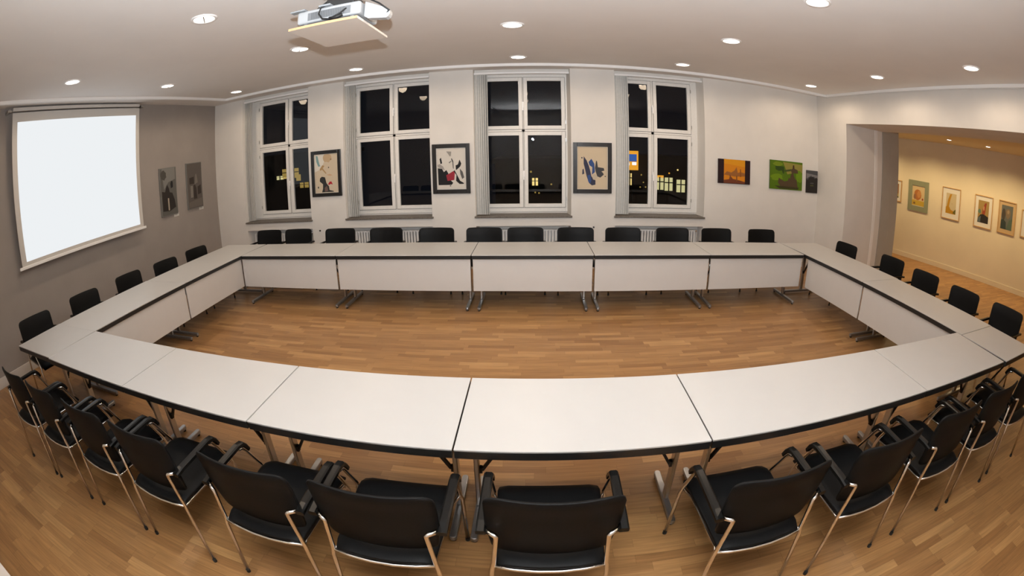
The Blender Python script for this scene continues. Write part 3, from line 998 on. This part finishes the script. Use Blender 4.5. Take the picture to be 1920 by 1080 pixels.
picture('canvas_painting', 'small dark grey landscape painting nearest the gallery opening', 'painting', (5.375, YW, 1.66), 0, 0.30, 0.43, None, 0, 0.025, M_CANV, 0.0, art6, 'unframed paintings on the cream wall')

# photographs on the taupe wall with small caption cards
M_ACR = mat('acrylic_block', (0.20, 0.20, 0.19), 0.2)
ph1 = [((0.12, 0.115, 0.105), FULL), ((0.21, 0.205, 0.19), [(0.2, 0.55), (0.5, 0.7), (0.95, 0.75), (0.95, 1), (0.1, 1)]), ((0.08, 0.075, 0.065), blob(0.2, 0.86, 0.2, 0.1, seed=31)),
       ((0.035, 0.03, 0.027), [(0.05, 0.10), (0.06, 0.52), (0.25, 0.5), (0.40, 0.66), (0.52, 0.56), (0.55, 0.48), (0.72, 0.46), (0.85, 0.3), (0.9, 0.14), (0.5, 0.08)]),
       ((0.02, 0.02, 0.022), [(0.62, 0.66), (0.68, 0.72), (0.78, 0.70), (0.78, 0.58), (0.64, 0.56)]), ((0.42, 0.36, 0.28), [(0.40, 0.36), (0.48, 0.36), (0.48, 0.10), (0.40, 0.10)])]
picture('mounted_photograph', 'black and white photograph of dark figures on the taupe wall, left of two', 'photograph', (XL, 6.10, 1.775), math.pi / 2, 0.475, 0.85, None, 0, 0.035, M_ACR, 0.012, ph1, 'photographs on the taupe wall')
ph2 = [((0.115, 0.10, 0.09), FULL), ((0.05, 0.04, 0.035), [(0.14, 0.54), (0.14, 0.68), (0.46, 0.70), (0.46, 0.54)]), ((0.19, 0.17, 0.15), [(0.50, 0.52), (0.56, 0.74), (0.64, 0.76), (0.72, 0.56)]),
       ((0.22, 0.20, 0.175), [(0.18, 0.24), (0.2, 0.5), (0.36, 0.5), (0.36, 0.24)]), ((0.045, 0.038, 0.033), [(0.38, 0.2), (0.4, 0.5), (0.52, 0.52), (0.6, 0.44), (0.62, 0.2)]),
       ((0.05, 0.04, 0.035), [(0.68, 0.28), (0.68, 0.46), (0.92, 0.5), (0.92, 0.3)]), ((0.15, 0.13, 0.115), [(0.04, 0.02), (0.96, 0.02), (0.96, 0.2), (0.04, 0.14)])]
picture('mounted_photograph', 'brownish old street photograph on the taupe wall, right of two', 'photograph', (XL, 6.91, 1.79), math.pi / 2, 0.49, 0.87, None, 0, 0.035, M_ACR, 0.012, ph2, 'photographs on the taupe wall')
for y, lb in ((6.305, 'small white caption card under the photograph of dark figures'), (7.11, 'small white caption card under the brownish street photograph')):
    t = thing('caption_card', lb, 'card', (XL, y, 1.335), math.pi / 2, 'caption cards on the taupe wall')
    MB().box(-0.075, 0.075, -0.006, 0, -0.032, 0.032).build('card', mat('card_white', (0.62, 0.60, 0.56), 0.6), t)
    m = MB()
    for k, (a0, a1) in enumerate(((-0.03, 0.02), (-0.045, 0.035), (-0.025, 0.015))):
        m.box(a0, a1, -0.0066, -0.006, 0.010 - 0.011 * k, 0.014 - 0.011 * k)
    m.build('print', mat('caption_grey', (0.25, 0.25, 0.24), 0.7), t)

# gallery prints
M_OAK = noisy('light_wood_frame', (0.52, 0.33, 0.14), 0.08, 20, 0.4)
M_GRN = mat('sage_green_frame', (0.24, 0.26, 0.17), 0.5)
grz = math.atan2(GD.y, GD.x)
GP = [
    ('gallery_print', 'wood framed print half hidden behind the grey partition', 0.02, 1.63, 0.47, 0.56, M_OAK, 0.025, M_WPAPER, 0.075,
     [((0.30, 0.15, 0.06), FULL), ((0.10, 0.06, 0.04), [(0, 0.1), (0.3, 0.1), (0.3, 0.95), (0, 0.95)]), ((0.42, 0.34, 0.12), [(0, 0.1), (1, 0.1), (1, 0.3), (0, 0.3)]), ((0.08, 0.10, 0.03), [(0, 0), (1, 0), (1, 0.1), (0, 0.1)])]),
    ('gallery_print', 'print with a round orange shape in a broad sage green frame', 0.845, 1.60, 0.69, 0.765, M_GRN, 0.13, M_WPAPER, 0.006,
     [((0.60, 0.46, 0.26), FULL), ((0.42, 0.16, 0.05), blob(0.45, 0.56, 0.3, 0.27, seed=41, jit=0.08)), ((0.52, 0.24, 0.08), blob(0.55, 0.6, 0.16, 0.2, seed=42)), ((0.28, 0.14, 0.08), blob(0.22, 0.45, 0.1, 0.14, seed=43)),
      ((0.50, 0.34, 0.05), [(0, 0.02), (1, 0.02), (1, 0.26), (0, 0.28)]), ((0.3, 0.05, 0.02), blob(0.86, 0.36, 0.07, 0.06, 8)), ((0.2, 0.12, 0.05), blob(0.2, 0.12, 0.1, 0.06, 8))]),
    ('gallery_print', 'wood framed print with a mustard yellow figure on white', 1.955, 1.592, 0.60, 0.755, M_OAK, 0.02, M_WPAPER, 0.115,
     [((0.52, 0.44, 0.28), FULL), ((0.42, 0.22, 0.02), [(0, 0), (1, 0), (0.98, 0.12), (0.5, 0.2), (0.32, 0.35), (0.4, 0.65), (0.56, 0.98), (0.36, 0.95), (0.2, 0.7), (0.1, 0.35), (0, 0.3)]), ((0.12, 0.11, 0.02), [(0.7, 0.05), (1, 0.02), (1, 0.26), (0.85, 0.2)]), ((0.3, 0.2, 0.1), blob(0.6, 0.5, 0.03, 0.02, 7))]),
    ('gallery_print', 'wood framed print with a dark coat and reddish head on white', 3.01, 1.582, 0.575, 0.74, M_OAK, 0.022, M_WPAPER, 0.095,
     [((0.34, 0.23, 0.08), FULL), ((0.12, 0.2, 0.13), blob(0.15, 0.5, 0.13, 0.1, seed=51)), ((0.28, 0.06, 0.03), [(0.38, 0.40), (0.42, 0.62), (0.6, 0.9), (0.78, 0.92), (0.72, 0.7), (0.66, 0.36)]), ((0.5, 0.26, 0.14), blob(0.53, 0.66, 0.07, 0.1, 10)),
      ((0.025, 0.028, 0.024), [(0, 0), (1, 0), (1, 0.3), (0.7, 0.36), (0.5, 0.4), (0.25, 0.36), (0.05, 0.2)]), ((0.10, 0.13, 0.14), [(0, 0.02), (0.28, 0.02), (0.3, 0.3), (0.05, 0.2)])]),
    ('gallery_print', 'wood framed print with grey blue faces, beside the dark coat print', 3.755, 1.588, 0.545, 0.725, M_OAK, 0.022, mat('tan_mount', (0.52, 0.37, 0.20), 0.7), 0.075,
     [((0.13, 0.14, 0.13), FULL), ((0.20, 0.15, 0.10), blob(0.58, 0.68, 0.22, 0.2, seed=61)), ((0.07, 0.06, 0.05), blob(0.2, 0.6, 0.16, 0.24, seed=62)), ((0.32, 0.24, 0.15), blob(0.6, 0.74, 0.1, 0.08, seed=63)), ((0.04, 0.055, 0.05), [(0, 0), (0.5, 0), (0.45, 0.3), (0.2, 0.42), (0, 0.36)]), ((0.09, 0.13, 0.10), [(0.5, 0), (1, 0), (1, 0.5), (0.7, 0.4)])]),
    ('gallery_print', 'wood framed print cut by the right edge of the photo', 4.52, 1.56, 0.62, 0.60, M_OAK, 0.022, M_WPAPER, 0.10,
     [((0.22, 0.07, 0.03), FULL), ((0.1, 0.04, 0.03), blob(0.5, 0.5, 0.3, 0.3, seed=71))]),
]
for nm, lb, s, z, w_, h_, fr_, fw_, pp, mbd, art in GP:
    p = gpt(s)
    picture(nm, lb, 'picture', (p.x, p.y, z), grz, w_, h_, fr_, fw_, 0.03, pp, mbd, art, 'framed prints on the gallery wall')

# ------------------------------------------------------------------ projection screen
ps = thing('projection_screen', 'white roll down projection screen glowing on the taupe wall', 'screen', (XL + 0.15, 3.875, 0), math.pi / 2)
# local: x -> world +y, y -> world -x (wall at y=+0.15)
W2 = 1.355
MB().box(-W2, W2, -0.012, 0.06, 3.27, 3.318).build('housing', M_SCRB, ps, 0.008)
f = MB()
f.box(-W2, W2, -0.002, 0.002, 1.31, 3.25)
f.build('fabric', M_SCRB, ps)
MB().poly([(-1.262, -0.0035, 1.362), (1.268, -0.0035, 1.362), (1.268, -0.0035, 3.13), (-1.262, -0.0035, 3.13)]).build('projected_image', M_SCREEN, ps)['label'] = 'bright blank projected picture'
MB().box(-W2 - 0.055, W2 + 0.055, -0.014, 0.014, 1.275, 1.315).build('bottom_bar', M_TRIM, ps, 0.006)
for s in (-1, 1):
    MB().box(s * (W2 + 0.06) - 0.02, s * (W2 + 0.06) + 0.02, -0.02, 0.142, 3.255, 3.295).box(s * (W2 + 0.06) - 0.035, s * (W2 + 0.06) + 0.035, -0.03, 0.0, 3.255, 3.285).build('bracket', M_ALU, ps, 0.004)

# ------------------------------------------------------------------ ceiling projector
pj = thing('ceiling_projector', 'white ceiling projector on a lift with a cream board below it', 'projector', (-1.34, 3.08, H))
zb = 2.95 - H
MB().box(-0.262, 0.258, -0.31, 0.36, zb - 0.009, zb + 0.009).build('cover_board', [M_BOARD, M_WOODEDGE], pj, 0.001)
eb = MB()
eb.box(-0.262, 0.258, -0.3135, -0.31, zb - 0.009, zb + 0.009)
eb.build('board_edge', M_WOODEDGE, pj)
bd = MB()
bd.box(-0.25, 0.24, -0.22, 0.16, zb + 0.055, zb + 0.155)
bo = bd.build('projector_body', M_PROJ, pj, 0.018, segs=3)
v = MB()
for k in range(20):
    v.box(-0.13 + k * 0.013, -0.123 + k * 0.013, -0.224, -0.215, zb + 0.075, zb + 0.125)
vo = v.build('vent_grille', M_VENT, bo)
MB().box(-0.16, 0.17, -0.223, -0.217, zb + 0.07, zb + 0.13).build('connector_panel', mat('connector_grey', (0.17, 0.18, 0.19), 0.5), bo, 0.006)
l_ = MB()
l_.lathe([(0.0, 0.0), (0.036, 0.0), (0.042, -0.01), (0.042, 0.05), (0, 0.05)], 20)
lo = l_.build('lens', M_DARKM, bo, smooth=False)
lo.location = (-0.255, 0.02, zb + 0.105)
lo.rotation_euler = (0, R(-90), 0)
MB().box(-0.24, 0.22, -0.25, 0.20, zb + 0.009, zb + 0.03).box(-0.2, -0.17, -0.2, -0.17, zb + .03, zb + .055).box(0.16, 0.19, -0.2, -0.17, zb + .03, zb + .055).box(-0.2, -0.17, 0.1, 0.13, zb + .03, zb + .055).box(0.16, 0.19, 0.1, 0.13, zb + .03, zb + .055).build('carrier_tray', mat('tray_grey', (0.25, 0.26, 0.27), 0.4, 0.3), pj, 0.004)
# lift: black scissor arms, mounting plate and white side arm
m = MB()
for yy in (-0.12, 0.08):
    m.sweep([(-0.17, yy, zb + 0.155), (0.17, yy + 0.02, -0.02)], [(-0.014, -0.006), (0.014, -0.006), (0.014, 0.006), (-0.014, 0.006)])
    m.sweep([(0.17, yy + .03, zb + 0.155), (-0.17, yy + 0.05, -0.02)], [(-0.014, -0.006), (0.014, -0.006), (0.014, 0.006), (-0.014, 0.006)])
m.build('scissor_arm', M_RUB, pj, 0.002)
MB().box(-0.06, 0.16, -0.14, 0.06, zb + 0.15, zb + 0.24).build('lift_motor', M_DARKM, pj, 0.012)
MB().box(-0.24, 0.24, -0.2, 0.2, -0.022, 0.0).build('mounting_plate', M_ALU, pj, 0.003)
MB().box(-0.30, -0.18, -0.24, -0.18, zb + 0.155, zb + 0.165).build('bracket', M_GREYP, pj, 0.002)
MB().box(-0.07, 0.02, -0.24, -0.16, zb + 0.155, zb + 0.168).build('bracket', M_GREYP, pj, 0.002)
m = MB()
outl = [(0.255, zb + 0.155)] + [(0.40 + 0.035 * math.cos(R(q)), zb + 0.045 + 0.04 * math.sin(R(q))) for q in (70, 40, 10, -20, -50, -80)] + [(0.28, zb + 0.02), (0.25, zb + 0.04)]
aa = [m.bm.verts.new((x, -0.17, z)) for x, z in outl]
bb = [m.bm.verts.new((x, -0.10, z)) for x, z in outl]
n = len(outl)
m.bm.faces.new(aa)
m.bm.faces.new(bb[::-1])
for k in range(n):
    m.bm.faces.new((aa[k], bb[k], bb[(k + 1) % n], aa[(k + 1) % n]))
m.build('side_arm', M_PROJ, pj, 0.006)
m = MB()
m.tube([(0.0, -0.2, zb + 0.17), (-0.05, -0.235, zb + 0.15), (-0.062, -0.245, zb + 0.10), (-0.03, -0.245, zb + 0.055), (0.02, -0.24, zb + 0.045), (0.10, -0.24, zb + 0.075), (0.14, -0.225, zb + 0.11)], 0.006, 6)
m.tube([(0.16, -0.1, zb + 0.24), (0.24, -0.15, zb + 0.2), (0.36, -0.18, zb + 0.12), (0.43, -0.17, zb + 0.06), (0.40, -0.16, zb + 0.02)], 0.007, 6)
m.tube([(0.02, -0.235, zb + 0.05), (0.07, -0.25, zb + 0.045), (0.12, -0.24, zb + 0.06)], 0.012, 6)
m.build('cable', M_RUB, pj, smooth=True)

# ------------------------------------------------------------------ the street at night
M_NIGHT = noisy('dark_facade', (0.035, 0.033, 0.033), 0.2, 0.4, 0.9)
LITY = emit_mat('lit_window_yellow', (1.0, 0.72, 0.25), 1.1)
LITO = emit_mat('lit_sign_orange', (1.0, 0.42, 0.03), 0.9)
LITW = emit_mat('lit_sign_white', (0.9, 0.95, 1.0), 1.3)
LITB = emit_mat('lit_sign_blue', (0.05, 0.16, 0.55), 0.7)
LITG = emit_mat('lit_window_pale', (0.95, 0.85, 0.42), 0.7)
DIM = emit_mat('lit_window_dim', (0.9, 0.6, 0.15), 0.35)


def building(label, x0, x1, y, z0, z1, wins):
    t = thing('apartment_building', label, 'building', ((x0 + x1) / 2, y, z0))
    cx = (x0 + x1) / 2
    MB().box(x0 - cx, x1 - cx, 0, 9, 0, z1 - z0).build('facade', M_NIGHT, t)
    MB().box(x0 - cx - 0.3, x1 - cx + 0.3, -0.3, 9.3, z1 - z0, z1 - z0 + 0.4).build('roof', M_NIGHT, t)
    for (a, b, c, d, m, bars) in wins:
        f_ = MB()
        f_.box(a - cx, b - cx, -0.05, -0.005, c - z0, d - z0)
        wo = f_.build('window', m, t)
        if bars:
            g_ = MB()
            g_.box((a + b) / 2 - 0.05 - cx, (a + b) / 2 + 0.05 - cx, -0.09, -0.05, c - z0, d - z0)
            g_.box(a - cx, b - cx, -0.09, -0.05, c + (d - c) * .58 - z0, c + (d - c) * .66 - z0)
            g_.build('glazing_bar', M_NIGHT, wo)
    return t


building('dark building across the street with one yellow window, seen through the third window', -3.2, 4.6, 40, -9, 0.6,
         [(-0.08, 0.41, -1.29, -0.66, LITY, True), (1.47, 1.6, -1.26, -1.14, DIM, False), (0.12, 0.24, -1.94, -1.82, DIM, False), (0.43, 0.56, -1.99, -1.87, DIM, False), (-0.25, -0.1, -0.2, -0.05, DIM, False)])
building('dark building across the street with a row of lit windows, seen through the rightmost window', 7.4, 17.0, 40, -9, 1.0,
         [(8.05, 8.5, -1.21, -0.2, LITY, True), (10.62, 11.34, -1.55, -0.42, LITG, True), (11.46, 12.19, -1.62, -0.47, LITG, True), (12.58, 13.38, -1.72, -0.62, LITG, True),
          (10.62, 11.34, -0.52, -0.30, LITO, False), (9.25, 9.36, -0.36, -0.25, DIM, False), (9.45, 9.55, -1.0, -0.9, DIM, False), (9.16, 9.27, -1.42, -1.31, DIM, False), (9.65, 9.76, -1.41, -1.3, DIM, False), (12.6, 12.73, 0.17, 0.3, LITY, False), (11.8, 11.92, -0.14, -0.03, LITO, False)])
building('dark building across the street with gold lit upper floors, seen through the leftmost window', -27.5, -18.5, 40, -9, 2.2,
         [(-23.6, -21.7, 0.2, 1.12, DIM, True), (-24.3, -23.5, 0.15, 0.5, LITG, True), (-23.7, -22.9, 0.2, 0.33, LITY, False), (-22.0, -21.5, -0.1, 0.5, DIM, False), (-21.6, -20.65, -0.8, -0.3, DIM, True)])
sg = thing('illuminated_sign', 'lit street sign with orange border and blue field, seen through the rightmost window', 'sign', (8.3, 38.6, 0.15))
MB().box(-0.52, 0.42, 0.0, 0.25, 0, 1.6).build('sign_border', LITO, sg)
MB().box(-0.52, 0.27, -0.04, 0.0, 0.72, 1.32).build('sign_field', LITB, sg)
MB().box(-0.5, -0.34, -0.04, 0, 0.4, 0.62).build('sign_lamp', LITW, sg)
MB().box(-0.12, 0.24, -0.04, 0, 0.42, 0.66).build('sign_lamp', LITW, sg)
MB().box(-0.1, 0.1, 0.05, 0.2, -9, 0).build('post', M_NIGHT, sg)
